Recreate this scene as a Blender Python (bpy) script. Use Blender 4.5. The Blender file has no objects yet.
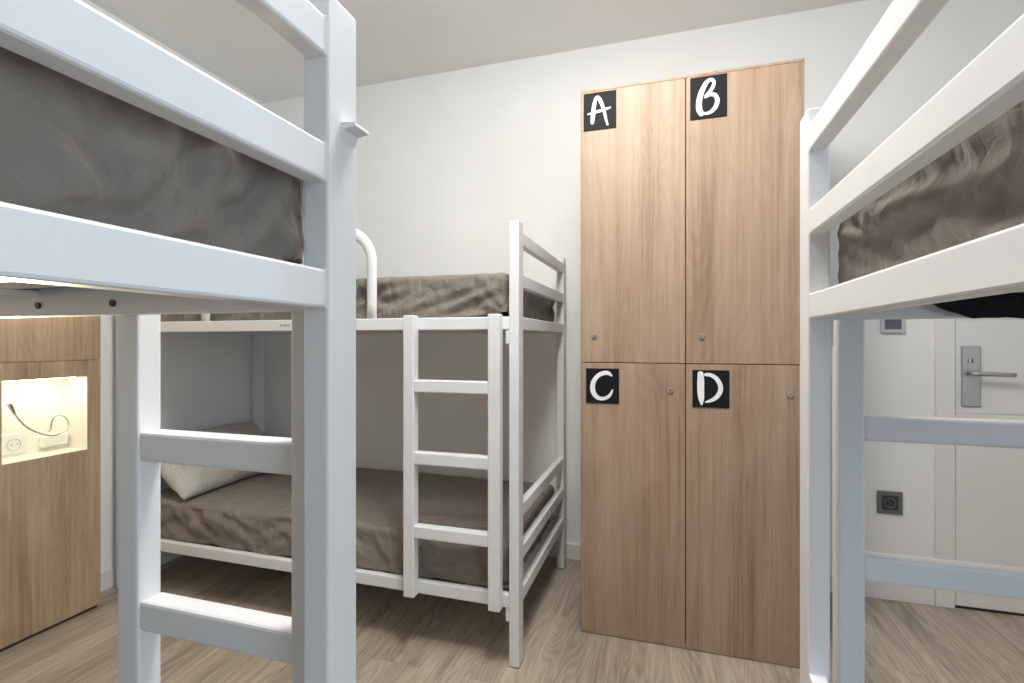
import bpy, bmesh, math, random
from mathutils import Vector, Matrix, noise
random.seed(7)
scene = bpy.context.scene
COL = scene.collection
H = 1.15                                     # camera height

# ------------------------------------------------------------------ materials
def new_mat(name):
    m = bpy.data.materials.new(name); m.use_nodes = True
    nt = m.node_tree; nt.nodes.clear()
    out = nt.nodes.new('ShaderNodeOutputMaterial')
    b = nt.nodes.new('ShaderNodeBsdfPrincipled')
    nt.links.new(b.outputs[0], out.inputs[0])
    return m, nt, b
def N(nt, t, **k):
    n = nt.nodes.new(t)
    for a, v in k.items():
        if a.startswith('i_'):
            key = a[2:]
            n.inputs[int(key) if key.isdigit() else key].default_value = v
        else: setattr(n, a, v)
    return n
def L(nt, a, b): nt.links.new(a, b)
def ramp(nt, stops, interp='LINEAR'):
    r = nt.nodes.new('ShaderNodeValToRGB'); r.color_ramp.interpolation = interp
    e = r.color_ramp.elements
    while len(e) < len(stops): e.new(0.5)
    for el, (p, c) in zip(e, stops): el.position = p; el.color = (*c, 1)
    return r
def paint(name, col, rough=.5, bump=.0, bscale=300, metal=0, var=.02, spec=.5):
    m, nt, b = new_mat(name)
    tc = N(nt, 'ShaderNodeTexCoord')
    n = N(nt, 'ShaderNodeTexNoise', i_Scale=3.0, i_Detail=3.0); L(nt, tc.outputs['Object'], n.inputs['Vector'])
    r = ramp(nt, [(.3, tuple(c*(1-var) for c in col)), (.7, tuple(min(1, c*(1+var)) for c in col))])
    L(nt, n.outputs[0], r.inputs[0]); L(nt, r.outputs[0], b.inputs['Base Color'])
    b.inputs['Roughness'].default_value = rough; b.inputs['Metallic'].default_value = metal
    b.inputs['Specular IOR Level'].default_value = spec
    if bump:
        n2 = N(nt, 'ShaderNodeTexNoise', i_Scale=float(bscale), i_Detail=2.0); L(nt, tc.outputs['Object'], n2.inputs['Vector'])
        bp = N(nt, 'ShaderNodeBump', i_Strength=bump, i_Distance=.002)
        L(nt, n2.outputs[0], bp.inputs['Height']); L(nt, bp.outputs[0], b.inputs['Normal'])
    return m
def fabric(name, col, rough=.75):
    m, nt, b = new_mat(name)
    tc = N(nt, 'ShaderNodeTexCoord')
    n = N(nt, 'ShaderNodeTexNoise', i_Scale=6.0, i_Detail=4.0); L(nt, tc.outputs['Object'], n.inputs['Vector'])
    r = ramp(nt, [(.3, tuple(c*.94 for c in col)), (.7, tuple(c*1.06 for c in col))])
    L(nt, n.outputs[0], r.inputs[0]); L(nt, r.outputs[0], b.inputs['Base Color'])
    b.inputs['Roughness'].default_value = rough
    b.inputs['Sheen Weight'].default_value = .12; b.inputs['Sheen Roughness'].default_value = .5
    b.inputs['Specular IOR Level'].default_value = .35
    n2 = N(nt, 'ShaderNodeTexNoise', i_Scale=22.0, i_Detail=5.0, i_Distortion=1.5); L(nt, tc.outputs['Object'], n2.inputs['Vector'])
    n3 = N(nt, 'ShaderNodeTexNoise', i_Scale=900.0, i_Detail=1.0); L(nt, tc.outputs['Object'], n3.inputs['Vector'])
    mx = N(nt, 'ShaderNodeMath', operation='MULTIPLY_ADD', i_1=.02); L(nt, n3.outputs[0], mx.inputs[0])
    def crease(sc, ro, k):
        mp = N(nt, 'ShaderNodeMapping'); mp.inputs['Rotation'].default_value = ro; mp.inputs['Scale'].default_value = (1, 1, .45); L(nt, tc.outputs['Object'], mp.inputs[0])
        q = N(nt, 'ShaderNodeTexNoise', i_Scale=sc, i_Detail=2.0, i_Distortion=.6); L(nt, mp.outputs[0], q.inputs['Vector'])
        a = N(nt, 'ShaderNodeMath', operation='SUBTRACT', i_1=.5); L(nt, q.outputs[0], a.inputs[0])
        c = N(nt, 'ShaderNodeMath', operation='ABSOLUTE'); L(nt, a.outputs[0], c.inputs[0])
        d = N(nt, 'ShaderNodeMath', operation='MULTIPLY', i_1=k); L(nt, c.outputs[0], d.inputs[0]); return d.outputs[0]
    c1 = crease(7.0, (.7, .6, .3), 1.6); c2 = crease(15.0, (-.5, .9, -.4), .7)
    ad = N(nt, 'ShaderNodeMath', operation='ADD'); L(nt, c1, ad.inputs[0]); L(nt, c2, ad.inputs[1])
    ad2 = N(nt, 'ShaderNodeMath', operation='MULTIPLY_ADD', i_1=.25); L(nt, n2.outputs[0], ad2.inputs[0]); L(nt, ad.outputs[0], ad2.inputs[2])
    L(nt, ad2.outputs[0], mx.inputs[2])
    bp = N(nt, 'ShaderNodeBump', i_Strength=.6, i_Distance=.03)
    L(nt, mx.outputs[0], bp.inputs['Height']); L(nt, bp.outputs[0], b.inputs['Normal'])
    return m
def oak_board(name, dark, mid, light, horiz=False, rough=.5):
    """vertical grained oak decor, every object gets its own cut"""
    m, nt, b = new_mat(name)
    tc = N(nt, 'ShaderNodeTexCoord'); oi = N(nt, 'ShaderNodeObjectInfo')
    w = N(nt, 'ShaderNodeMath', operation='MULTIPLY', i_1=37.0); L(nt, oi.outputs['Random'], w.inputs[0])
    def tex(scale, nscale, detail, dist=0.0, rough=.55):
        mp = N(nt, 'ShaderNodeMapping'); mp.inputs['Scale'].default_value = scale
        L(nt, tc.outputs['Object'], mp.inputs[0])
        n = N(nt, 'ShaderNodeTexNoise', noise_dimensions='4D', i_Scale=nscale, i_Detail=detail, i_Distortion=dist, i_Roughness=rough)
        L(nt, mp.outputs[0], n.inputs['Vector']); L(nt, w.outputs[0], n.inputs['W'])
        return n.outputs[0]
    broad = tex((9, 9, .5), 1.0, 3.0, .3)
    fine = tex((150, 150, 2.5), 1.0, 4.0)
    medium = tex((38, 38, .9), 1.0, 4.0, .4)
    # cathedral rings: stretched field folded into bands
    fld = tex((5.5, 5.5, .85), 1.0, 2.0, .2, .4)
    mu = N(nt, 'ShaderNodeMath', operation='MULTIPLY', i_1=26.0); L(nt, fld, mu.inputs[0])
    fr = N(nt, 'ShaderNodeMath', operation='PINGPONG', i_1=.5); L(nt, mu.outputs[0], fr.inputs[0])
    # cross saw marks
    saw = tex((30, 30, 260), 1.0, 2.0)
    patch = tex((6, 6, 2.2), 1.0, 2.0)
    pr = ramp(nt, [(.5, (0, 0, 0)), (.68, (1, 1, 1))]); L(nt, patch, pr.inputs[0])
    def mad(a, k, c):
        q = N(nt, 'ShaderNodeMath', operation='MULTIPLY_ADD', i_1=k); L(nt, a, q.inputs[0])
        if isinstance(c, float): q.inputs[2].default_value = c
        else: L(nt, c, q.inputs[2])
        return q.outputs[0]
    sm = N(nt, 'ShaderNodeMath', operation='MULTIPLY'); L(nt, saw, sm.inputs[0]); L(nt, pr.outputs[0], sm.inputs[1])
    v = mad(broad, 1.0, -.68); v = mad(medium, .70, v); v = mad(fine, .72, v); v = mad(fr.outputs[0], .18, v); v = mad(sm.outputs[0], .30, v)
    r = ramp(nt, [(.22, dark), (.52, mid), (.82, light)]); L(nt, v, r.inputs[0])
    L(nt, r.outputs[0], b.inputs['Base Color']); b.inputs['Roughness'].default_value = rough
    b.inputs['Specular IOR Level'].default_value = .35
    bp = N(nt, 'ShaderNodeBump', i_Strength=.12, i_Distance=.001); L(nt, v, bp.inputs['Height']); L(nt, bp.outputs[0], b.inputs['Normal'])
    return m
def oak_floor(name):
    m, nt, b = new_mat(name)
    tc = N(nt, 'ShaderNodeTexCoord')
    mp = N(nt, 'ShaderNodeMapping'); mp.inputs['Rotation'].default_value = (0, 0, math.radians(90)); mp.inputs['Location'].default_value = (.31, .07, 0)
    L(nt, tc.outputs['Object'], mp.inputs[0])
    bk = N(nt, 'ShaderNodeTexBrick', offset=.37, i_Scale=1.0)
    for k, v in (('Mortar Size', .0007), ('Mortar Smooth', .3), ('Bias', 0.0), ('Brick Width', 1.29), ('Row Height', .19)): bk.inputs[k].default_value = v
    bk.inputs['Color1'].default_value = (0, 0, 0, 1); bk.inputs['Color2'].default_value = (1, 1, 1, 1); bk.inputs['Mortar'].default_value = (.5, .5, .5, 1)
    L(nt, mp.outputs[0], bk.inputs['Vector'])
    w = N(nt, 'ShaderNodeMath', operation='MULTIPLY', i_1=29.0); L(nt, bk.outputs['Color'], w.inputs[0])
    def tex(scale, detail, dist=0.0, rough=.55):
        m2 = N(nt, 'ShaderNodeMapping'); m2.inputs['Scale'].default_value = scale; L(nt, tc.outputs['Object'], m2.inputs[0])
        n = N(nt, 'ShaderNodeTexNoise', noise_dimensions='4D', i_Scale=1.0, i_Detail=detail, i_Distortion=dist, i_Roughness=rough)
        L(nt, m2.outputs[0], n.inputs['Vector']); L(nt, w.outputs[0], n.inputs['W']); return n.outputs[0]
    broad = tex((10, .8, 1), 3.0, .4); fine = tex((130, 4, 1), 4.0); fld = tex((7, .9, 1), 2.0, .3, .4)
    mu = N(nt, 'ShaderNodeMath', operation='MULTIPLY', i_1=24.0); L(nt, fld, mu.inputs[0])
    fr = N(nt, 'ShaderNodeMath', operation='PINGPONG', i_1=.5); L(nt, mu.outputs[0], fr.inputs[0])
    def mad(a, k, c):
        q = N(nt, 'ShaderNodeMath', operation='MULTIPLY_ADD', i_1=k); L(nt, a, q.inputs[0])
        if isinstance(c, float): q.inputs[2].default_value = c
        else: L(nt, c, q.inputs[2])
        return q.outputs[0]
    v = mad(broad, 1.1, -.62); v = mad(fine, .75, v); v = mad(fr.outputs[0], .42, v); v = mad(bk.outputs['Color'], .12, v)
    r = ramp(nt, [(.1, FLOOR[0]), (.5, FLOOR[1]), (.9, FLOOR[2])]); L(nt, v, r.inputs[0])
    mx = N(nt, 'ShaderNodeMixRGB', blend_type='MULTIPLY'); mx.inputs[2].default_value = (.62, .58, .54, 1)
    L(nt, bk.outputs['Fac'], mx.inputs[0]); L(nt, r.outputs[0], mx.inputs[1]); L(nt, mx.outputs[0], b.inputs['Base Color'])
    b.inputs['Roughness'].default_value = .42; b.inputs['Specular IOR Level'].default_value = .4
    bp = N(nt, 'ShaderNodeBump', i_Strength=.15, i_Distance=.001); L(nt, v, bp.inputs['Height']); L(nt, bp.outputs[0], b.inputs['Normal'])
    return m
def emit(name, col, s):
    m = bpy.data.materials.new(name); m.use_nodes = True; nt = m.node_tree; nt.nodes.clear()
    o = nt.nodes.new('ShaderNodeOutputMaterial'); e = nt.nodes.new('ShaderNodeEmission')
    e.inputs[0].default_value = (*col, 1); e.inputs[1].default_value = s; nt.links.new(e.outputs[0], o.inputs[0]); return m
def pane_glass(name):
    m = bpy.data.materials.new(name); m.use_nodes = True; nt = m.node_tree; nt.nodes.clear()
    o = nt.nodes.new('ShaderNodeOutputMaterial'); t = nt.nodes.new('ShaderNodeBsdfTransparent'); g = nt.nodes.new('ShaderNodeBsdfGlossy')
    g.inputs['Roughness'].default_value = .02; mx = nt.nodes.new('ShaderNodeMixShader'); mx.inputs[0].default_value = .06
    nt.links.new(t.outputs[0], mx.inputs[1]); nt.links.new(g.outputs[0], mx.inputs[2]); nt.links.new(mx.outputs[0], o.inputs[0]); return m

FLOOR = [(.21, .165, .125), (.41, .345, .28), (.57, .50, .425)]
M = dict(
    wall=paint('wall_paint', (.865, .863, .855), .7, .05, 500),
    ceil=paint('ceiling_paint', (.84, .835, .815), .8),
    trim=paint('white_lacquer', (.80, .79, .77), .4),
    metal=paint('white_powder_coat', (.755, .76, .77), .36, .02, 900, var=.005),
    base=paint('bed_base_white', (.74, .72, .68), .5),
    bolt=paint('dark_steel', (.05, .05, .05), .4, metal=.8),
    sheet=fabric('taupe_sheet', (.208, .178, .150)),
    core=fabric('black_mattress_cover', (.026, .026, .032)),
    pillow=fabric('cream_pillowcase', (.47, .445, .40)),
    oak=oak_board('sonoma_oak', (.225, .142, .092), (.345, .232, .158), (.425, .305, .22)),
    oak2=oak_board('panel_oak', (.24, .155, .095), (.41, .29, .19), (.52, .39, .27)),
    floor=oak_floor('oak_planks'),
    gap=paint('dark_gap', (.03, .026, .022), .9),
    edge=paint('board_edge', (.62, .46, .33), .6),
    black=paint('black_plate', (.010, .011, .013), .6, spec=.15),
    letter=paint('white_lettering', (.85, .85, .86), .5),
    chrome=paint('brushed_steel', (.58, .56, .52), .42, metal=1.0),
    nick=paint('satin_nickel', (.55, .52, .47), .3, metal=1.0),
    plastic=paint('white_plastic', (.78, .77, .72), .35),
    greyplastic=paint('grey_plastic', (.20, .195, .19), .4),
    ltgrey=paint('silver_plastic', (.55, .56, .58), .4),
    screen=paint('dark_screen', (.10, .105, .11), .2),
    niche=paint('niche_white', (.80, .78, .70), .5),
    led=emit('warm_led', (1, .80, .48), 14.0),
    lamp=emit('ceiling_lamp_glow', (1, .86, .68), 6.0),
    glass=pane_glass('window_glass'),
    label=paint('sticker_grey', (.25, .25, .26), .5),
)

# ------------------------------------------------------------------ mesh helpers
class MB:
    def __init__(s): s.bm = bmesh.new(); s.mats = []
    def mi(s, m):
        if m not in s.mats: s.mats.append(m)
        return s.mats.index(m)
    def merge(s, b2, mat):
        i = s.mi(mat); vs = {}
        for v in b2.verts: vs[v] = s.bm.verts.new(v.co)
        for f in b2.faces:
            try: nf = s.bm.faces.new([vs[v] for v in f.verts])
            except ValueError: continue
            nf.material_index = i; nf.smooth = f.smooth
        b2.free()
    def box(s, a, b, mat, r=.003, seg=2):
        lo = [min(p, q) for p, q in zip(a, b)]; hi = [max(p, q) for p, q in zip(a, b)]
        b2 = bmesh.new(); bmesh.ops.create_cube(b2, size=1.0)
        for v in b2.verts: v.co = Vector([(lo[i]+hi[i])/2 + v.co[i]*(hi[i]-lo[i]) for i in range(3)])
        r = min(r, .45*min(hi[i]-lo[i] for i in range(3)))
        if r > 0: bmesh.ops.bevel(b2, geom=b2.edges[:], offset=r, segments=seg, profile=.5, affect='EDGES')
        s.merge(b2, mat); return s
    def tube(s, pts, rad, mat, n=12, closed=False, flat=None, up=None):
        """swept tube; rad number or list; flat=(ru,rv) gives an elliptical section"""
        pts = [Vector(p) for p in pts]; b2 = bmesh.new(); rings = []
        prev = up and Vector(up)
        for i, p in enumerate(pts):
            t = (pts[min(i+1, len(pts)-1)] - pts[max(i-1, 0)]).normalized()
            if prev is None: prev = Vector((0, 0, 1)) if abs(t.z) < .9 else Vector((1, 0, 0))
            u = (prev - t*prev.dot(t)).normalized(); v = t.cross(u); prev = u
            r = rad[i] if isinstance(rad, (list, tuple)) else rad
            ru, rv = (flat if flat else (r, r))
            rings.append([b2.verts.new(p + u*ru*math.cos(2*math.pi*k/n) + v*rv*math.sin(2*math.pi*k/n)) for k in range(n)])
        for a, b in zip(rings, rings[1:]):
            for k in range(n):
                f = b2.faces.new((a[k], a[(k+1) % n], b[(k+1) % n], b[k])); f.smooth = True
        b2.faces.new(rings[0][::-1]); b2.faces.new(rings[-1])
        s.merge(b2, mat); return s
    def cyl(s, a, b, r, mat, n=24, r2=None): return s.tube([a, b], [r, r if r2 is None else r2], mat, n)
    def build(s, name, parent=None, loc=(0, 0, 0), recalc=True):
        if recalc: bmesh.ops.recalc_face_normals(s.bm, faces=s.bm.faces[:])
        me = bpy.data.meshes.new(name); s.bm.to_mesh(me); s.bm.free()
        for m in s.mats: me.materials.append(m)
        o = bpy.data.objects.new(name, me); COL.objects.link(o); o.location = loc
        if parent is not None: o.parent = parent
        return o
def empty(name, loc, label, cat, group=None):
    o = bpy.data.objects.new(name, None); o.empty_display_size = .1; COL.objects.link(o); o.location = loc
    return tag(o, label, cat, group)
def tag(o, label, cat, group=None):
    o['label'] = label; o['category'] = cat
    if group: o['group'] = group
    return o
def struct(mb, name, parent=None):
    o = mb.build(name, parent); o['kind'] = 'structure'; return o

# ------------------------------------------------------------------ the room
XL, XR, YF, YB, CH = -2.49, 2.42, -2.05, 2.64, 2.687
T = .12
DX0, DX1, DH = 1.187, 2.02, 2.04                  # door opening
WY0, WY1, WZ0, WZ1 = -1.75, -.35, .55, 2.35       # window in the right wall
struct(MB().box((XL-T, YF-T, -.1), (XR+T, YB+.5, 0), M['floor'], 0), 'floor')
struct(MB().box((XL-T, YF-T, CH), (XR+T, YB+.5, CH+.1), M['ceil'], 0), 'ceiling')
struct(MB().box((XL-T, YF-T, 0), (XL, YB+T, CH), M['wall'], 0), 'wall_left')
struct(MB().box((XL, YF-T, 0), (XR, YF, CH), paint('fill_cut_grey', (.36, .36, .37), .8), 0), 'wall_front')  # unseen wall, coloured grey to cut the light bounced back into the room
mb = MB(); w = M['wall']
mb.box((XL, YB, 0), (DX0, YB+T, CH), w, 0); mb.box((DX1, YB, 0), (XR+T, YB+T, CH), w, 0); mb.box((DX0, YB, DH), (DX1, YB+T, CH), w, 0)
struct(mb, 'wall_back')
mb = MB()
mb.box((XR, YF-T, 0), (XR+T, WY0, CH), w, 0); mb.box((XR, WY1, 0), (XR+T, YB, CH), w, 0)
mb.box((XR, WY0, 0), (XR+T, WY1, WZ0), w, 0); mb.box((XR, WY0, WZ1), (XR+T, WY1, CH), w, 0)
struct(mb, 'wall_right')
mb = MB(); t = M['trim']
for a, b in (((WY0, WZ0), (WY0+.06, WZ1)), ((WY1-.06, WZ0), (WY1, WZ1)), ((WY0, WZ0), (WY1, WZ0+.06)), ((WY0, WZ1-.06), (WY1, WZ1)), (((WY0+WY1)/2-.03, WZ0), ((WY0+WY1)/2+.03, WZ1))):
    mb.box((XR+.03, a[0], a[1]), (XR+.09, b[0], b[1]), t, .004)
wf = struct(mb, 'window_1')
MB().box((XR+.055, WY0+.05, WZ0+.05), (XR+.061, WY1-.05, WZ1-.05), M['glass'], 0).build('pane', wf)
# skirting boards
BBH, BBT = .082, .014
struct(MB().box((XL, YB-BBT, 0), (1.115, YB, BBH), t, .003), 'baseboard_back')
struct(MB().box((XL, YF, 0), (XL+BBT, YB-BBT, BBH+.005), t, .003), 'baseboard_left')
# door, frame and hardware
mb = MB()
mb.box((1.117, YB-.016, 0), (DX0, YB+.06, DH+.07), t, .003); mb.box((DX1, YB-.016, 0), (DX1+.07, YB+.06, DH+.07), t, .003)
mb.box((DX0, YB-.016, DH), (DX1, YB+.06, DH+.07), t, .003)
struct(mb, 'trim_1')
struct(MB().box((DX0, YB-.003, 0), (DX1, YB+.09, .0115), M['gap'], 0), 'door_gap_shade')  # dark strip standing in for the shaded gap under the door
mb = MB()
def leaf_panel(z0, z1): mb.box((DX0+.003, YB-.006, z0), (DX1-.003, YB+.034, z1), t, .0015, 1)
leaf_panel(.012, .8385); leaf_panel(.8395, 1.2395); leaf_panel(1.2405, DH-.003)
door = struct(mb, 'door_1')
YD = YB-.006
hp = MB().box((1.211, YD-.009, .871), (1.277, YD, 1.129), M['chrome'], .003)
hp = hp.build('handle_plate', door); hp['label'] = 'brushed steel handle plate'
mb = MB(); mb.cyl((1.244, YD-.009, 1.068), (1.244, YD-.014, 1.068), .0125, M['nick']); mb.box((1.2415, YD-.0145, 1.058), (1.2465, YD-.0138, 1.074), M['gap'], 0)
mb.build('keyhole', hp)
mb = MB(); mb.cyl((1.238, YD-.009, 1.012), (1.238, YD-.05, 1.012), .0095, M['nick'])
mb.tube([(1.238, YD-.036, 1.012), (1.240, YD-.046, 1.012), (1.248, YD-.05, 1.012), (1.30, YD-.051, 1.0115), (1.372, YD-.051, 1.010)], [.0095, .0095, .0095, .009, .009], M['nick'], 14)
mb.build('lever_handle', hp)

# ------------------------------------------------------------------ bunk beds
PA, PB = .036, .060            # post section: along the bed, across the bed
RH = .047                      # rail height
UZ = (1.190, 1.3435, 1.496)    # upper rails (bottom edges)
LZ = (.207, .3605, .514)       # lower rails
PT = 1.575
W = .869
def bunk(name, ox, oy, sx, sy, LEN, label, hook=False, sticker=False, lo=0.0, ld=0.0):
    LZ_ = LZ[:1]+tuple(z-ld for z in LZ[1:])
    root = empty(name, (ox, oy, 0), label, 'bunk bed', 'white metal bunk beds')
    met = M['metal']
    def B(mb, a, b, mat=met, r=.003): return mb.box((sx*a[0], sy*a[1], a[2]), (sx*b[0], sy*b[1], b[2]), mat, r)
    def V(x, y, z): return (sx*x, sy*y, z)
    for x in (0, LEN-PA):
        for y in (0, W-PB):
            o = B(MB(), (x, y, 0), (x+PA, y+PB, PT)).build('post', root)
            B(MB(), (x-.0006, y-.0006, 0), (x+PA+.0006, y+PB+.0006, .003), M['bolt'], 0).build('foot_band', o)  # thin dark band round the foot of each post
    for x in (.002, LEN-.030):
        for z in UZ+LZ_:
            mb = B(MB(), (x, PB-.001, z), (x+.028, W-PB+.001, z+RH), met, .0035)
            for y in (PB-.001, W-PB-.003): B(mb, (x-.001, y, z-.001), (x+.029, y+.004, z+RH+.001), met, .0015)   # weld beads
            mb.build('end_rail', root)
    for z in (UZ[0], LZ[0]):
        for y, front in ((0, True), (W-.027, False)):
            o = B(MB(), (PA-.001, y, z), (LEN-PA+.001, y+.027, z+RH), met, .004).build('side_rail', root)
            if front:
                for lx in (.405, .57, 1.25):
                    m2 = MB().cyl(V(lx, .027, z+.017), V(lx, .0305, z+.017), .0052, M['bolt'], 10); m2.build('bolt', o)
                for lx in (PA, LEN-PA-.014):
                    B(MB(), (lx, .004, z-.05), (lx+.014, .03, z+.001), met, .002).build('bracket', o)
    for z in (UZ[0], LZ[0]):
        mb = B(MB(), (.03, .060, z+.040), (LEN-.03, W-.060, z+.047), M['base'], .001)
        for k in range(5):
            x = .20 + k*(LEN-.40)/4; B(mb, (x-.02, .0265, z+.030), (x+.02, W-.0265, z+.0405), M['base'], .002)
        mb.build('mattress_base', root)
    # ladder on the front side
    LX0, LX1 = .058+lo, .433+lo
    lad = MB()
    for x in (LX0, LX1-.044): B(lad, (x, -.040, .207), (x+.044, -.0005, 1.245), met, .004)
    lad = lad.build('ladder', root)
    for z in (.962, .698, .428):
        B(MB(), (LX0+.043, -.040, z), (LX1-.043, -.003, z+.046), met, .005).build('rung', lad)
    # guard hoop on the front side
    x0, x1, zt, r = .597, 1.425, 1.580, .125
    pts = [V(x0, .0125, 1.215)]
    pts += [V(x0, .0125, 1.215+(zt-r-1.215)*k/3) for k in (1, 2)]
    for k in range(9): a = math.pi - k*math.pi/16; pts.append(V(x0+r+r*math.cos(a), .0125, zt-r+r*math.sin(a)))
    for k in range(9): a = math.pi/2 - k*math.pi/16; pts.append(V(x1-r+r*math.cos(a), .0125, zt-r+r*math.sin(a)))
    pts += [V(x1, .0125, 1.215+(zt-r-1.215)*k/3) for k in (2, 1, 0)]
    MB().tube(pts, .02, met, 14, flat=(.0215, .0115), up=(1, 0, 0)).build('guard_rail', root)
    if hook:
        mb = MB(); b2 = bmesh.new()
        prof = [(.0, 1.426), (.020, 1.423), (.021, 1.419), (.004, 1.4165), (.0, 1.402)]
        ya, yb = .004, .034
        A = [b2.verts.new(V(-p[0], ya, p[1])) for p in prof]; C = [b2.verts.new(V(-p[0], yb, p[1])) for p in prof]
        b2.faces.new(A); b2.faces.new(C[::-1])
        for k in range(5): b2.faces.new((A[k], A[(k+1) % 5], C[(k+1) % 5], C[k]))
        mb.merge(b2, met); o = mb.build('hook', root); o['label'] = 'small white plastic hook on the post'
    if sticker:
        mb = MB(); x = 1.02
        for k, (wd, hh) in enumerate(((.006, .006), (.004, .008), (.005, .006), (.007, .008), (.004, .006), (.006, .007))):
            B(mb, (x-k*.0085, -.0006, 1.211), (x-k*.0085-wd, .0002, 1.211+hh), M['label'], 0)
        o = mb.build('maker_label', root); o['label'] = 'tiny grey printed label on the upper rail'
    return root

bunk('bunk_bed', -.4946, 1.6963, -1, 1, 1.95, 'white metal bunk bed along the back wall, left of the oak lockers', sticker=True)
bunk('bunk_bed', -.3912, .577, -1, -1, 1.95, 'white metal bunk bed filling the left foreground, its grey-sheeted end towards the aisle', hook=True, lo=.005)
bunk('bunk_bed', .2469, 1.0955, 1, -1, 1.95, 'white metal bunk bed at the right edge, in front of the white door', lo=.008, ld=.018)

# ------------------------------------------------------------------ mattresses with fitted sheets
def mattress(ox, oy, sx, sy, LEN, zb, th, seed, label, sag=0.0, amp=1.0, end=(), front=()):
    """ox,oy = outer corner of the bed; the foot end faces the aisle"""
    ym = .021 if end else .030
    x0, x1, y0, y1 = .052, LEN-.045, ym, W-ym
    core = MB(); ci = .024
    core.box((sx*(x0+ci), sy*(y0+ci), 0), (sx*(x1-ci), sy*(y1-ci), th-.026), M['core'], .03, 3)
    root = core.build('mattress', None, (ox, oy, zb)); tag(root, label, 'mattress', 'mattresses in taupe fitted sheets')
    for p in root.data.polygons: p.use_smooth = False
    # sheet
    st = .0065 if end else .0088; r = .026
    nx, ny, nz = int((x1-x0)/st), int((y1-y0)/st), int(th/st)
    bm = bmesh.new(); cache = {}
    rc = random.Random(seed*11+1)
    def rand_creases(n, ln):
        o = []
        for _ in range(n):
            a = rc.uniform(0, ln); z = rc.uniform(.0, .5)*th; dx = rc.uniform(.04, .22); o.append((a, z, a+dx*rc.choice((-1, 1, 1)), min(th*.95, z+rc.uniform(.3, .7)*th), rc.uniform(.004, .009)*rc.choice((-1, 1)), rc.uniform(.012, .022)))
        return o
    CR = {0: list(front)+[c for c in rand_creases(34, LEN) if not (front and c[0] < .5)], 1: [c[:5]+(c[5]*.72,) for c in end] if end else rand_creases(14, W)}
    def creases(lst, a, z):
        t_ = 0.0
        for (a0, z0, a1, z1, am, wd) in lst:
            ex_, ez_ = a1-a0, z1-z0; l2 = ex_*ex_+ez_*ez_
            t = ((a-a0)*ex_+(z-z0)*ez_)/l2
            if -.25 < t < 1.25:
                d = ((a-a0)*ez_-(z-z0)*ex_)/math.sqrt(l2)/wd
                if abs(d) < 3.5:
                    tp = math.sin(math.pi*(t+.25)/1.5)
                    t_ += am*tp*(d*math.exp(.5-d*d/2)+.25*math.exp(-d*d/2))
        return t_
    def vert(i, j, k):
        key = (i, j, k)
        if key in cache: return cache[key]
        p = Vector((x0+(x1-x0)*i/nx, y0+(y1-y0)*j/ny, th*k/nz))
        q = Vector((min(max(p.x, x0+r), x1-r), min(max(p.y, y0+r), y1-r), min(p.z, th-r)))
        d = p-q
        if d.length > 1e-9:
            nrm = d.normalized(); p = q + nrm*r if d.length > r*.5 else p
        else: nrm = Vector((0, 0, 1))
        side = 1-max(0, nrm.z)
        cx, cy = min(p.x-x0, x1-p.x), min(p.y-y0, y1-p.y)
        endface = 1 if abs(nrm.x) > abs(nrm.y) else 0
        s = p.y*1.0 if endface else p.x
        dc = cy if endface else cx                       # distance to the vertical corner
        sd = seed*7.3
        hs = ht = 0.0
        if side > .02:
            sgn = 1 if (seed % 2) else -1
            wob = noise.noise(Vector((s*3.1+sd, p.z*4, sd)))*.14
            for f1, ang, a, st_ in ((4.5, .62, .012, .35), (9, .95, .011, .3), (17, .5, .0075, .35), (31, 1.2, .0034, .4)):
                qq = s*math.cos(ang) + sgn*p.z*math.sin(ang) + wob
                qp = -s*math.sin(ang) + sgn*p.z*math.cos(ang)
                n = noise.noise(Vector((qq*f1, qp*f1*st_, sd+f1)))
                hs += a*(1-2.6*abs(n)**.7)
            g = math.exp(-dc/.20)
            an = math.atan2(p.z+.015, dc+.02)
            hs += g*(.003 if end else .008)*math.sin(an*15+3*noise.noise(Vector((s*5, p.z*6, sd+9))))*min(1, (dc+.02)/.08)
            hs *= .45+.55*min(1, (th-p.z)/(.35*th))
            hs -= .006*math.exp(-p.z/.03)
            hs = (.38 if end else .7)*hs+1.25*creases(CR[endface], s, p.z)
        if side < .98:
            ht = .004*noise.noise(Vector((p.x*3, p.y*3, sd))) + .003*(1-abs(noise.noise(Vector((p.x*7+p.y*5, p.y*3-p.x*2, sd+4))))*2)
        if end: hs *= min(1, (dc+.012)/.07)
        bl = min(1, side*1.2); bl = bl*bl*(3-2*bl)
        h = hs*bl + ht*(1-bl)
        h *= amp
        h = max(-.010, min(h, .016)); p = p + nrm*(h-.002*side)
        hem = 0.0
        if k == 0:
            hem = .0025*(.5+noise.noise(Vector((s*9+sd, 2, 3)))) + .026*math.exp(-((cx+cy)/.05)**1.0)
            p.z = max(p.z, 0)+hem
        elif k == 1: p.z += .6*(.026*math.exp(-((cx+cy)/.05)))
        v = bm.verts.new((sx*p.x, sy*p.y, p.z)); cache[key] = v; return v
    def quad(a, b, c, d):
        f = bm.faces.new((vert(*a), vert(*b), vert(*c), vert(*d))); f.smooth = True
    for i in range(nx):
        for j in range(ny): quad((i, j, nz), (i+1, j, nz), (i+1, j+1, nz), (i, j+1, nz))
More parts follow.
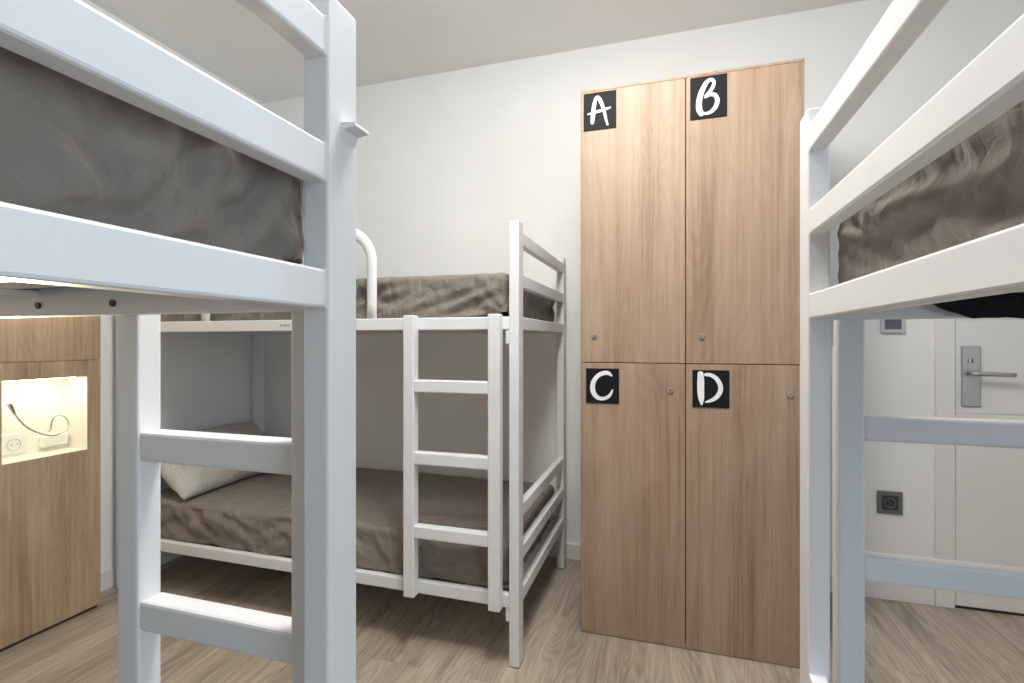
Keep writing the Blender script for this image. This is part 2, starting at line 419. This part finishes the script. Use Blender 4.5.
    for k in range(nz):
        for i in range(nx):
            quad((i, 0, k), (i+1, 0, k), (i+1, 0, k+1), (i, 0, k+1)); quad((i+1, ny, k), (i, ny, k), (i, ny, k+1), (i+1, ny, k+1))
        for j in range(ny):
            quad((0, j+1, k), (0, j, k), (0, j, k+1), (0, j+1, k+1)); quad((nx, j, k), (nx, j+1, k), (nx, j+1, k+1), (nx, j, k+1))
    m2 = MB(); m2.bm.free(); m2.bm = bm; m2.mats = [M['sheet']]
    sh = m2.build('fitted_sheet', root); sh['label'] = 'wrinkled taupe fitted sheet'
    return root
BU, BL = UZ[0]+.0475, LZ[0]+.0475
mattress(-.4946, 1.6963, -1, 1, 1.95, BU, .162, 3, 'mattress in a taupe sheet on the upper deck of the bunk by the back wall', amp=.85,
          front=[(.95, .02, .55, .13, .010, .018), (.75, .02, .48, .10, .009, .014), (.85, .05, .42, .15, .008, .02), (.42, .03, .2, .1, .008, .014), (.3, .02, .1, .09, .008, .012), (.12, .02, .09, .12, .007, .010)])
mattress(-.4946, 1.6963, -1, 1, 1.95, BL, .165, 4, 'mattress in a taupe sheet on the lower deck of the back bunk, under the pillow', amp=.85,
          front=[(.37, .02, .10, .10, .011, .012), (.33, .02, .09, .075, .011, .011), (.28, .015, .08, .05, .010, .010), (.41, .04, .18, .125, .009, .014), (.22, .01, .07, .03, .008, .009)])
mattress(-.3912, .577, -1, -1, 1.95, BU, .185, 5, 'mattress in a crumpled grey-looking sheet on the left foreground bunk', end=[(0.168, 0.113, 0.209, 0.055, 0.01, 0.016), (0.209, 0.055, 0.245, 0.012, 0.011, 0.016), (0.102, 0.077, 0.15, 0.017, 0.007, 0.014), (0.08, 0.113, 0.129, 0.038, 0.006, 0.016), (0.192, 0.081, 0.16, 0.091, 0.004, 0.011), (0.164, 0.063, 0.134, 0.067, 0.004, 0.01), (0.152, 0.043, 0.129, 0.049, -0.004, 0.01), (0.164, 0.052, 0.152, 0.063, 0.004, 0.01), (0.3, 0.058, 0.282, 0.013, -0.006, 0.02), (0.32, 0.043, 0.28, 0.013, 0.006, 0.018), (0.266, 0.04, 0.245, 0.027, 0.005, 0.016), (0.236, 0.024, 0.17, 0.02, 0.005, 0.02), (0.066, 0.01, 0.047, 0.042, 0.009, 0.014), (0.199, 0.051, 0.187, 0.071, -0.005, 0.012), (0.092, 0.043, 0.05, 0.014, 0.005, 0.014), (0.334, 0.025, 0.31, 0.012, 0.006, 0.02), (0.344, 0.044, 0.322, 0.059, 0.006, 0.03), (0.236, 0.091, 0.281, 0.049, 0.005, 0.03)])
rm = mattress(.2469, 1.0955, 1, -1, 1.95, BU, .185, 6, 'mattress in a brown-looking sheet on the right-hand bunk, above the door handle', end=[(0.037, 0.117, 0.318, 0.015, 0.009, 0.016), (0.26, 0.049, 0.29, 0.063, 0.006, 0.012), (0.485, 0.043, 0.495, 0.069, -0.006, 0.012), (0.407, 0.062, 0.547, 0.016, 0.01, 0.02), (0.222, 0.109, 0.438, 0.083, 0.007, 0.025), (0.055, 0.077, 0.244, 0.019, 0.006, 0.015), (0.295, 0.051, 0.426, 0.042, 0.006, 0.02), (0.432, 0.075, 0.529, 0.075, 0.007, 0.025), (0.339, 0.067, 0.413, 0.063, -0.005, 0.014), (0.16, 0.097, 0.266, 0.048, 0.005, 0.013), (0.502, 0.01, 0.546, 0.042, 0.005, 0.02), (0.363, 0.008, 0.426, 0.012, 0.005, 0.016)])

def flap(root, sx, sy):
    bm = bmesh.new(); rows = []; n = 110
    for i in range(n+1):
        x = .148+1.25*i/n
        d = .006+.046*min(1, (x-.148)/.10)+.010*noise.noise(Vector((x*11, 2, 1)))+.005*noise.noise(Vector((x*31, 5, 1)))
        wv = .006*noise.noise(Vector((x*16, 8, 2)))
        rows.append([bm.verts.new((sx*x, sy*(.040+.010*k/4+wv*k/4), .004-d*k/4)) for k in range(5)])
    for a, b in zip(rows, rows[1:]):
        for k in range(4): f = bm.faces.new((a[k], b[k], b[k+1], a[k+1])); f.smooth = True
    r = bmesh.ops.solidify(bm, geom=bm.faces[:], thickness=.002)
    m2 = MB(); m2.bm.free(); m2.bm = bm; m2.mats = [M['core']]
    o = m2.build('cover_flap', root); o['label'] = 'black cloth flap hanging below the mattress'
flap(rm, 1, -1)

mattress(-.3912, .577, -1, -1, 1.95, BL, .165, 7, 'mattress in a taupe sheet on the lower deck of the left foreground bunk')
mattress(.2469, 1.0955, 1, -1, 1.95, BL, .165, 8, 'mattress in a taupe sheet on the lower deck of the right-hand bunk')
# ------------------------------------------------------------------ pillow
def pillow():
    mb = MB(); bm = mb.bm; mb.mats = [M['pillow']]
    Lp, Wp, Tp, n, m = .76, .40, .15, 44, 28
    def pt(i, j, s):
        u, v = 2*i/n-1, 2*j/m-1
        e = max(0, (1-abs(u)**3.2)*(1-abs(v)**2.6))**.55
        pin = 1-.06*(1-abs(v))*abs(u)**2 ; pin2 = 1-.08*(1-abs(u))*abs(v)**2
        z = s*Tp/2*e
        z += (.006*(1-2*abs(noise.noise(Vector((u*2.2+v, v*3.1-u, 5+s))))) )*min(1, 3*e)
        return Vector((u*Lp/2*pin, v*Wp/2*pin2, z))
    up = {}; dn = {}
    for i in range(n+1):
        for j in range(m+1):
            edge = i in (0, n) or j in (0, m)
            up[i, j] = bm.verts.new(pt(i, j, 1)); dn[i, j] = up[i, j] if edge else bm.verts.new(pt(i, j, -1))
    for i in range(n):
        for j in range(m):
            for d, rev in ((up, 0), (dn, 1)):
                vs = [d[i, j], d[i+1, j], d[i+1, j+1], d[i, j+1]]
                f = bm.faces.new(vs[::-1] if rev else vs); f.smooth = True
    o = mb.build('pillow')
    return o
pl = pillow()
# long side along the bed width, leaning on the end rails
ex = Vector((-.03, 1, 0)).normalized(); ey = Vector((-.80, 0, .52)).normalized(); ey = (ey-ex*ey.dot(ex)).normalized(); ez = ex.cross(ey)
if ez.x < 0: ez = -ez
mat = Matrix((ex, ey, ez)).transposed().to_4x4(); mat.translation = Vector((-2.252, 2.105, .545))
pl.matrix_world = mat
tag(pl, 'cream pillow leaning on the far left end of the lower back wall bunk', 'pillow')

# ------------------------------------------------------------------ lockers
LX0, LX1, LY, LT, LS, LV = -.3231, .4629, 1.9843, 2.1414, 1.0657, .0695
root = empty('locker_cabinet', ((LX0+LX1)/2, LY, 0), 'tall oak locker cabinet with four lettered doors beside the back wall bunk', 'locker')
ox, oy = (LX0+LX1)/2, LY
def lb(mb, a, b, mat, r=.001): return mb.box((a[0]-ox, a[1]-oy, a[2]), (b[0]-ox, b[1]-oy, b[2]), mat, r, 1)
mb = MB()
o_ = M['oak']
lb(mb, (LX0, LY+.003, 0), (LX0+.016, YB-.016, LT), o_); lb(mb, (LX1-.016, LY+.003, 0), (LX1, YB-.016, LT), o_)
lb(mb, (LX0, LY+.0005, LT-.010), (LX1, YB-.016, LT), o_); lb(mb, (LX0+.016, LY+.003, 0), (LX1-.016, YB-.02, .016), o_)
lb(mb, (LV-.009, LY+.022, .016), (LV+.009, YB-.02, LT-.016), M['gap']); lb(mb, (LX0+.016, LY+.022, LS-.009), (LX1-.016, YB-.02, LS+.009), M['gap'])
lb(mb, (LX0+.016, YB-.026, .016), (LX1-.016, YB-.016, LT-.016), o_)
mb.build('carcass', root)
def catmull(pts, n=10):
    out = []
    P = [pts[0]]+list(pts)+[pts[-1]]
    for i in range(1, len(P)-2):
        for k in range(n):
            t = k/n; q = []
            for d in range(3):
                a, b, c, e = P[i-1][d], P[i][d], P[i+1][d], P[i+2][d]
                q.append(.5*(2*b+(c-a)*t+(2*a-5*b+4*c-e)*t*t+(3*b-a-3*c+e)*t**3))
            out.append(q)
    out.append(list(pts[-1])); return out
GLYPH = {
 'A': [[(.27, .80, .10), (.29, .62, .13), (.32, .38, .12), (.38, .17, .10), (.46, .15, .10), (.55, .30, .11), (.64, .55, .085), (.69, .75, .07), (.74, .90, .05)],
       [(.14, .56, .04), (.28, .54, .07), (.5, .51, .085), (.68, .48, .08), (.83, .45, .03)]],
 'B': [[(.31, .88, .15), (.25, .78, .16), (.24, .62, .16), (.28, .44, .15), (.35, .29, .14), (.44, .16, .12), (.55, .10, .10), (.645, .15, .09), (.62, .28, .10), (.52, .40, .10), (.42, .48, .08)],
       [(.42, .50, .07), (.54, .45, .10), (.68, .48, .11), (.74, .61, .12), (.69, .76, .12), (.57, .86, .10), (.44, .89, .08), (.34, .86, .05)]],
 'C': [[(.78, .20, .06), (.68, .13, .12), (.54, .13, .13), (.38, .20, .13), (.25, .35, .14), (.20, .52, .15), (.23, .70, .15), (.34, .83, .13), (.50, .87, .11), (.66, .82, .10), (.75, .73, .08), (.81, .61, .04)]],
 'D': [[(.22, .10, .16), (.225, .30, .19), (.225, .55, .19), (.24, .76, .16), (.25, .92, .06)],
       [(.36, .12, .09), (.50, .13, .11), (.65, .22, .12), (.75, .38, .13), (.76, .54, .13), (.68, .69, .12), (.55, .79, .10), (.42, .84, .07), (.35, .86, .03)]],
}
def sign(ch, x0, z0, w, h, y, parent):
    mb = MB(); mb.box((x0-ox, y-oy-.004, z0), (x0+w-ox, y-oy, z0+h), M['black'], .0006, 1)
    yy = y-oy-.0043
    b2 = bmesh.new()
    for s, st in enumerate(GLYPH[ch]):
        pts = catmull(st); A = []; Bv = []
        dy = -.0002*s
        for i, p in enumerate(pts):
            a = pts[max(i-1, 0)]; b = pts[min(i+1, len(pts)-1)]
            tx, tz = (b[0]-a[0])*w, -(b[1]-a[1])*h; l = math.hypot(tx, tz) or 1; nx, nz = -tz/l, tx/l
            cx, cz = x0-ox+p[0]*w, z0+h-p[1]*h; hw = p[2]*w/2*(1+.05*math.sin(i*1.7))
            A.append(b2.verts.new((cx+nx*hw, yy+dy, cz+nz*hw))); Bv.append(b2.verts.new((cx-nx*hw, yy+dy, cz-nz*hw)))
        for i in range(len(pts)-1): b2.faces.new((A[i], A[i+1], Bv[i+1], Bv[i]))
        for k in (0, len(pts)-1):                      # rounded brush ends
            p = pts[k]; hw = p[2]*w/2
            vs = [b2.verts.new((x0-ox+p[0]*w+hw*math.cos(q*math.pi/8), yy+dy-.00005, z0+h-p[1]*h+hw*math.sin(q*math.pi/8))) for q in range(16)]
            b2.faces.new(vs)
    ext = bmesh.ops.extrude_face_region(b2, geom=b2.faces[:])
    for v in ext['geom']:
        if isinstance(v, bmesh.types.BMVert): v.co.y += .0006
    mb.merge(b2, M['letter'])
    o = mb.build('sign_plate', parent); o['label'] = 'black square plate with a white brush letter ' + ch
G = .0015
def locker_door(x0, x1, z0, z1, ch, sg, lock):
    d = lb(MB(), (x0, LY, z0), (x1, LY+.018, z1), M['oak'], .0012).build('door', root)
    d['label'] = 'oak locker door with letter ' + ch
    sign(ch, *sg, LY, d)
    mb = MB(); cx, cz = lock[0]-ox, lock[1]; y = 0
    mb.cyl((cx, y, cz), (cx, y-.004, cz), .0115, M['chrome'], 24); mb.cyl((cx, y-.004, cz), (cx, y-.007, cz), .0095, M['chrome'], 24, .0085)
    mb.box((cx-.0012, y-.0074, cz-.005), (cx+.0012, y-.0069, cz+.005), M['gap'], 0)
    mb.build('lock', d)
xa, xb = LX0+.003, LX1-.001
locker_door(xa, LV-G, LS+G, LT-.011, 'A', (-.311, 1.977, .126, .146), (-.269, 1.170))
locker_door(LV+G, xb, LS+G, LT-.011, 'B', (.0855, 1.970, .126, .155), (.125, 1.167))
locker_door(xa, LV-G, .004, LS-G, 'C', (-.3015, .908, .127, .135), (.016, .966))
locker_door(LV+G, xb, .004, LS-G, 'D', (.0935, .906, .126, .137), (.417, .962))

# ------------------------------------------------------------------ oak headboard panel with lit niche
PX, PY0, PY1, PZ = -2.35, -.45, 1.569, 1.62
NY0, NY1, NZ0, NZ1 = 1.228, 1.517, 0.691, 1.002
N2Y0, N2Y1 = -.06, .237                              # unseen second niche, added to light the foreground bunk from below
root = empty('headboard_panel', (PX, PY1, 0), 'oak wall panel with a lit niche at the left edge', 'wall panel')
px, py = PX, PY1
def pb(mb, a, b, mat, r=.001): return mb.box((a[0]-px, a[1]-py, a[2]), (b[0]-px, b[1]-py, b[2]), mat, r, 1)
mb = MB(); pk = M['oak2']; JZ = 1.069
for (ya, yb, za, zb) in ((PY0, N2Y0, .012, JZ), (N2Y1, NY0, .012, JZ), (NY1, PY1, .012, JZ), (N2Y0, N2Y1, .012, NZ0), (N2Y0, N2Y1, NZ1, JZ),
                         (NY0, NY1, .012, NZ0), (NY0, NY1, NZ1, JZ)):
    pb(mb, (PX-.018, ya, za), (PX, yb, zb), pk, 0)
mb.build('front_board', root)
pb(MB(), (PX-.018, PY0, JZ+.0015), (PX, PY1, PZ), pk, .0006).build('front_board', root)
mb = MB(); pb(mb, (XL+.001, PY1-.018, .012), (PX-.018, PY1, PZ), pk, 0); pb(mb, (XL+.001, PY0, .012), (PX-.018, PY0+.018, PZ), pk, 0); pb(mb, (XL+.001, PY0+.018, PZ-.018), (PX-.018, PY1-.018, PZ), pk, 0)
mb.build('side_board', root)
pb(MB(), (XL+.016, PY0+.01, 0), (PX-.004, PY1-.012, .012), M['gap'], 0).build('plinth', root)
def niche(y0, y1, NZ0=NZ0+.0012, NZ1=NZ1-.0012):
    mb = MB(); n = M['niche']; xb_ = XL+.012
    pb(mb, (xb_, y0-.004, NZ0-.004), (xb_+.004, y1+.004, NZ1+.004), n, 0)
    pb(mb, (xb_, y0-.004, NZ0-.004), (PX-.0005, y0, NZ1+.004), n, 0); pb(mb, (xb_, y1, NZ0-.004), (PX-.0005, y1+.004, NZ1+.004), n, 0)
    pb(mb, (xb_, y0, NZ0-.004), (PX-.0005, y1, NZ0), n, 0); pb(mb, (xb_, y0, NZ1), (PX-.0005, y1, NZ1+.004), n, 0)
    o = mb.build('niche', root); o['label'] = 'white lined niche glowing warm'
    s = pb(MB(), (PX-.05, y0+.02, NZ1-.006), (PX-.035, y1-.02, NZ1), M['led'], .001).build('light_strip', o)
    la = bpy.data.lights.new('niche_light', 'AREA'); la.shape = 'RECTANGLE'; la.size = .012; la.size_y = y1-y0-.05; la.energy = .42; la.color = (1, .90, .66)
    lo = bpy.data.objects.new('niche_light', la); COL.objects.link(lo); lo.parent = o; lo.location = (PX-.0425-px, (y0+y1)/2-py, NZ1-.009)
niche(NY0+.0012, NY1-.0012); niche(N2Y0+.0012, N2Y1-.0012)
# light strip along the panel, hidden behind the bunk, washing the board below it
pb(MB(), (PX, 1.10, 1.33), (PX+.022, 1.50, 1.342), M['led'], .002).build('light_strip', root)
pb(MB(), (PX, .01, 1.125), (PX+.022, .43, 1.137), M['led'], .002).build('light_strip', root)  # added unseen strip, there to warm the underside of the foreground bunk
for nm, loc, sy_, en in (('strip_light', (PX+.012, 1.30, 1.327), .4, .35), ('strip_light', (PX+.03, .22, 1.13), .4, 1.3)):
    la = bpy.data.lights.new(nm, 'AREA'); la.shape = 'RECTANGLE'; la.size = .02; la.size_y = sy_; la.energy = en; la.color = (1, .83, .52)
    lo = bpy.data.objects.new(nm, la); COL.objects.link(lo); lo.location = loc
    if loc[2] < 1.2: lo.rotation_euler = (0, math.radians(-100), 0)  # light of the added lower strip, tipped up under the bunk
sl = bpy.data.lights.new('reading_light', 'SPOT'); sl.energy = 230; sl.color = (1, .85, .55); sl.spot_size = math.radians(22); sl.spot_blend = .8; sl.shadow_soft_size = .03
so = bpy.data.objects.new('reading_light', sl); COL.objects.link(so); so.location = (-2.368, 1.266, 0.929)
so.rotation_euler = (Vector((-.98, .42, 1.235))-Vector(so.location)).to_track_quat('-Z', 'Y').to_euler()
# gooseneck reading lamp and socket in the niche
XBK = XL+.016
LB = (XBK, 1.442, 0.738)
root = empty('reading_lamp', LB, 'flexible silver gooseneck reading lamp inside the lit niche', 'lamp')
def rl(p): return (p[0]-LB[0], p[1]-LB[1], p[2]-LB[2])
MB().box(rl((XBK, 1.411, 0.711)), rl((XBK+.024, 1.508, 0.756)), M['plastic'], .005).build('wall_mount', root)
neck = catmull([(XBK+.022, 1.436, 0.774)]+[(-2.439, 1.436, 0.786), (-2.424, 1.433, 0.825), (-2.414, 1.449, 0.842), (-2.404, 1.469, 0.829), (-2.394, 1.474, 0.798), (-2.389, 1.452, 0.773), (-2.389, 1.415, 0.765), (-2.389, 1.373, 0.78), (-2.389, 1.326, 0.814), (-2.389, 1.291, 0.864)], 8)
MB().tube([rl(p) for p in neck], .0030, M['nick'], 10).build('gooseneck', root)
MB().tube([rl(p) for p in [(-2.389, 1.291, 0.864), (-2.389, 1.282, 0.885), (-2.388, 1.273, 0.907), (-2.388, 1.27, 0.917)]], [.0035, .0065, .0085, .0085], M['nick'], 16).build('lamp_head', root)
root = empty('wall_socket', (XBK, 1.327, 0.741), 'white socket with a round insert low in the lit niche', 'socket')
mb = MB(); mb.box((0, -.040, -.038), (.008, .044, .042), M['plastic'], .003); mb.build('cover_plate', root)
mb = MB(); mb.tube([(.009, .022*math.cos(k*math.pi/16), .022*math.sin(k*math.pi/16)) for k in range(33)], .0022, M['ltgrey'], 8); mb.cyl((.008, .0, .0), (.0095, .0, .0), .021, M['plastic'], 28); mb.build('insert', root)
mb = MB(); 
for s in (-1, 1): mb.cyl((.0121, s*.0095, 0), (.0124, s*.0095, 0), .0028, M['greyplastic'], 10)
mb.build('pin_hole', root)

# ------------------------------------------------------------------ thermostat and socket by the door
root = empty('thermostat', (.961, YB, 1.232), 'square silver thermostat with dark screen on the wall left of the door', 'thermostat')
MB().box((-.045, -.014, -.046), (.045, 0, .046), M['ltgrey'], .003).build('frame', root)
MB().box((-.031, -.0155, -.030), (.031, -.0138, .036), M['screen'], .0008, 1).build('screen', root)
root = empty('wall_socket', (.951, YB, .432), 'dark grey square wall socket low on the wall left of the door', 'socket')
MB().box((-.048, -.011, -.050), (.048, 0, .050), paint('anthracite_frame', (.16, .155, .15), .35), .003).build('frame', root)
mb = MB(); mb.box((-.031, -.013, -.032), (.031, -.0108, .032), paint('dark_insert', (.045, .045, .047), .35), .001, 1); mb.build('insert', root)
mb = MB(); mb.tube([(.0205*math.cos(a), -.0135, .0205*math.sin(a)) for a in [k*math.pi/16 for k in range(33)]], .0016, M['greyplastic'], 8)
for s in (-1, 1): mb.cyl((s*.0095, -.0131, 0), (s*.0095, -.0136, 0), .003, M['gap'], 10)
mb.build('pin_hole', root)

# ------------------------------------------------------------------ light
def area(name, loc, target, sx_, sy_, energy, col):
    la = bpy.data.lights.new(name, 'AREA'); la.shape = 'RECTANGLE'; la.size = sx_; la.size_y = sy_; la.energy = energy; la.color = col
    o = bpy.data.objects.new(name, la); COL.objects.link(o); o.location = loc
    o.rotation_euler = (Vector(target)-Vector(loc)).to_track_quat('-Z', 'Y').to_euler(); return o
WIN, LAMP = 60, 17
area('window_daylight', (XR+.16, (WY0+WY1)/2, (WZ0+WZ1)/2), (0, (WY0+WY1)/2, (WZ0+WZ1)/2-.3), 1.4, 1.8, WIN, (.61, .805, 1.0))
for k, (x, y) in enumerate(((-.2, 1.15),)):
    area('ceiling_light', (x, y, CH-.035), (x, y, 0), .6, .6, LAMP, (1, .985, .94))
pl_ = bpy.data.lights.new('ceiling_fill', 'POINT'); pl_.energy = 43; pl_.color = (1, .985, .94); pl_.shadow_soft_size = .14  # added bare point light without fixture, brightens upper walls and ceiling
po = bpy.data.objects.new('ceiling_fill', pl_); COL.objects.link(po); po.location = (-.24, .95, 2.42)
wd = bpy.data.worlds.new('world'); scene.world = wd; wd.use_nodes = True
bg = wd.node_tree.nodes['Background']; bg.inputs[0].default_value = (.70, .83, 1, 1); bg.inputs[1].default_value = 1.2

# ------------------------------------------------------------------ camera and view
cam = bpy.data.cameras.new('camera'); co = bpy.data.objects.new('camera', cam); COL.objects.link(co)
co.location = (0, 0, H); co.rotation_euler = (math.pi/2, 0, .2971)
cam.sensor_width = 36; cam.lens = 36*503.6/1024; cam.shift_y = -.0004; cam.clip_start = .02
scene.camera = co
vs = scene.view_settings; vs.view_transform = 'Standard'; vs.look = 'None'; vs.exposure = .16; vs.gamma = 1; vs.use_curve_mapping = False
cy = scene.cycles; cy.use_denoising = True; cy.max_bounces = 10; cy.diffuse_bounces = 6; cy.caustics_reflective = False; cy.caustics_refractive = False
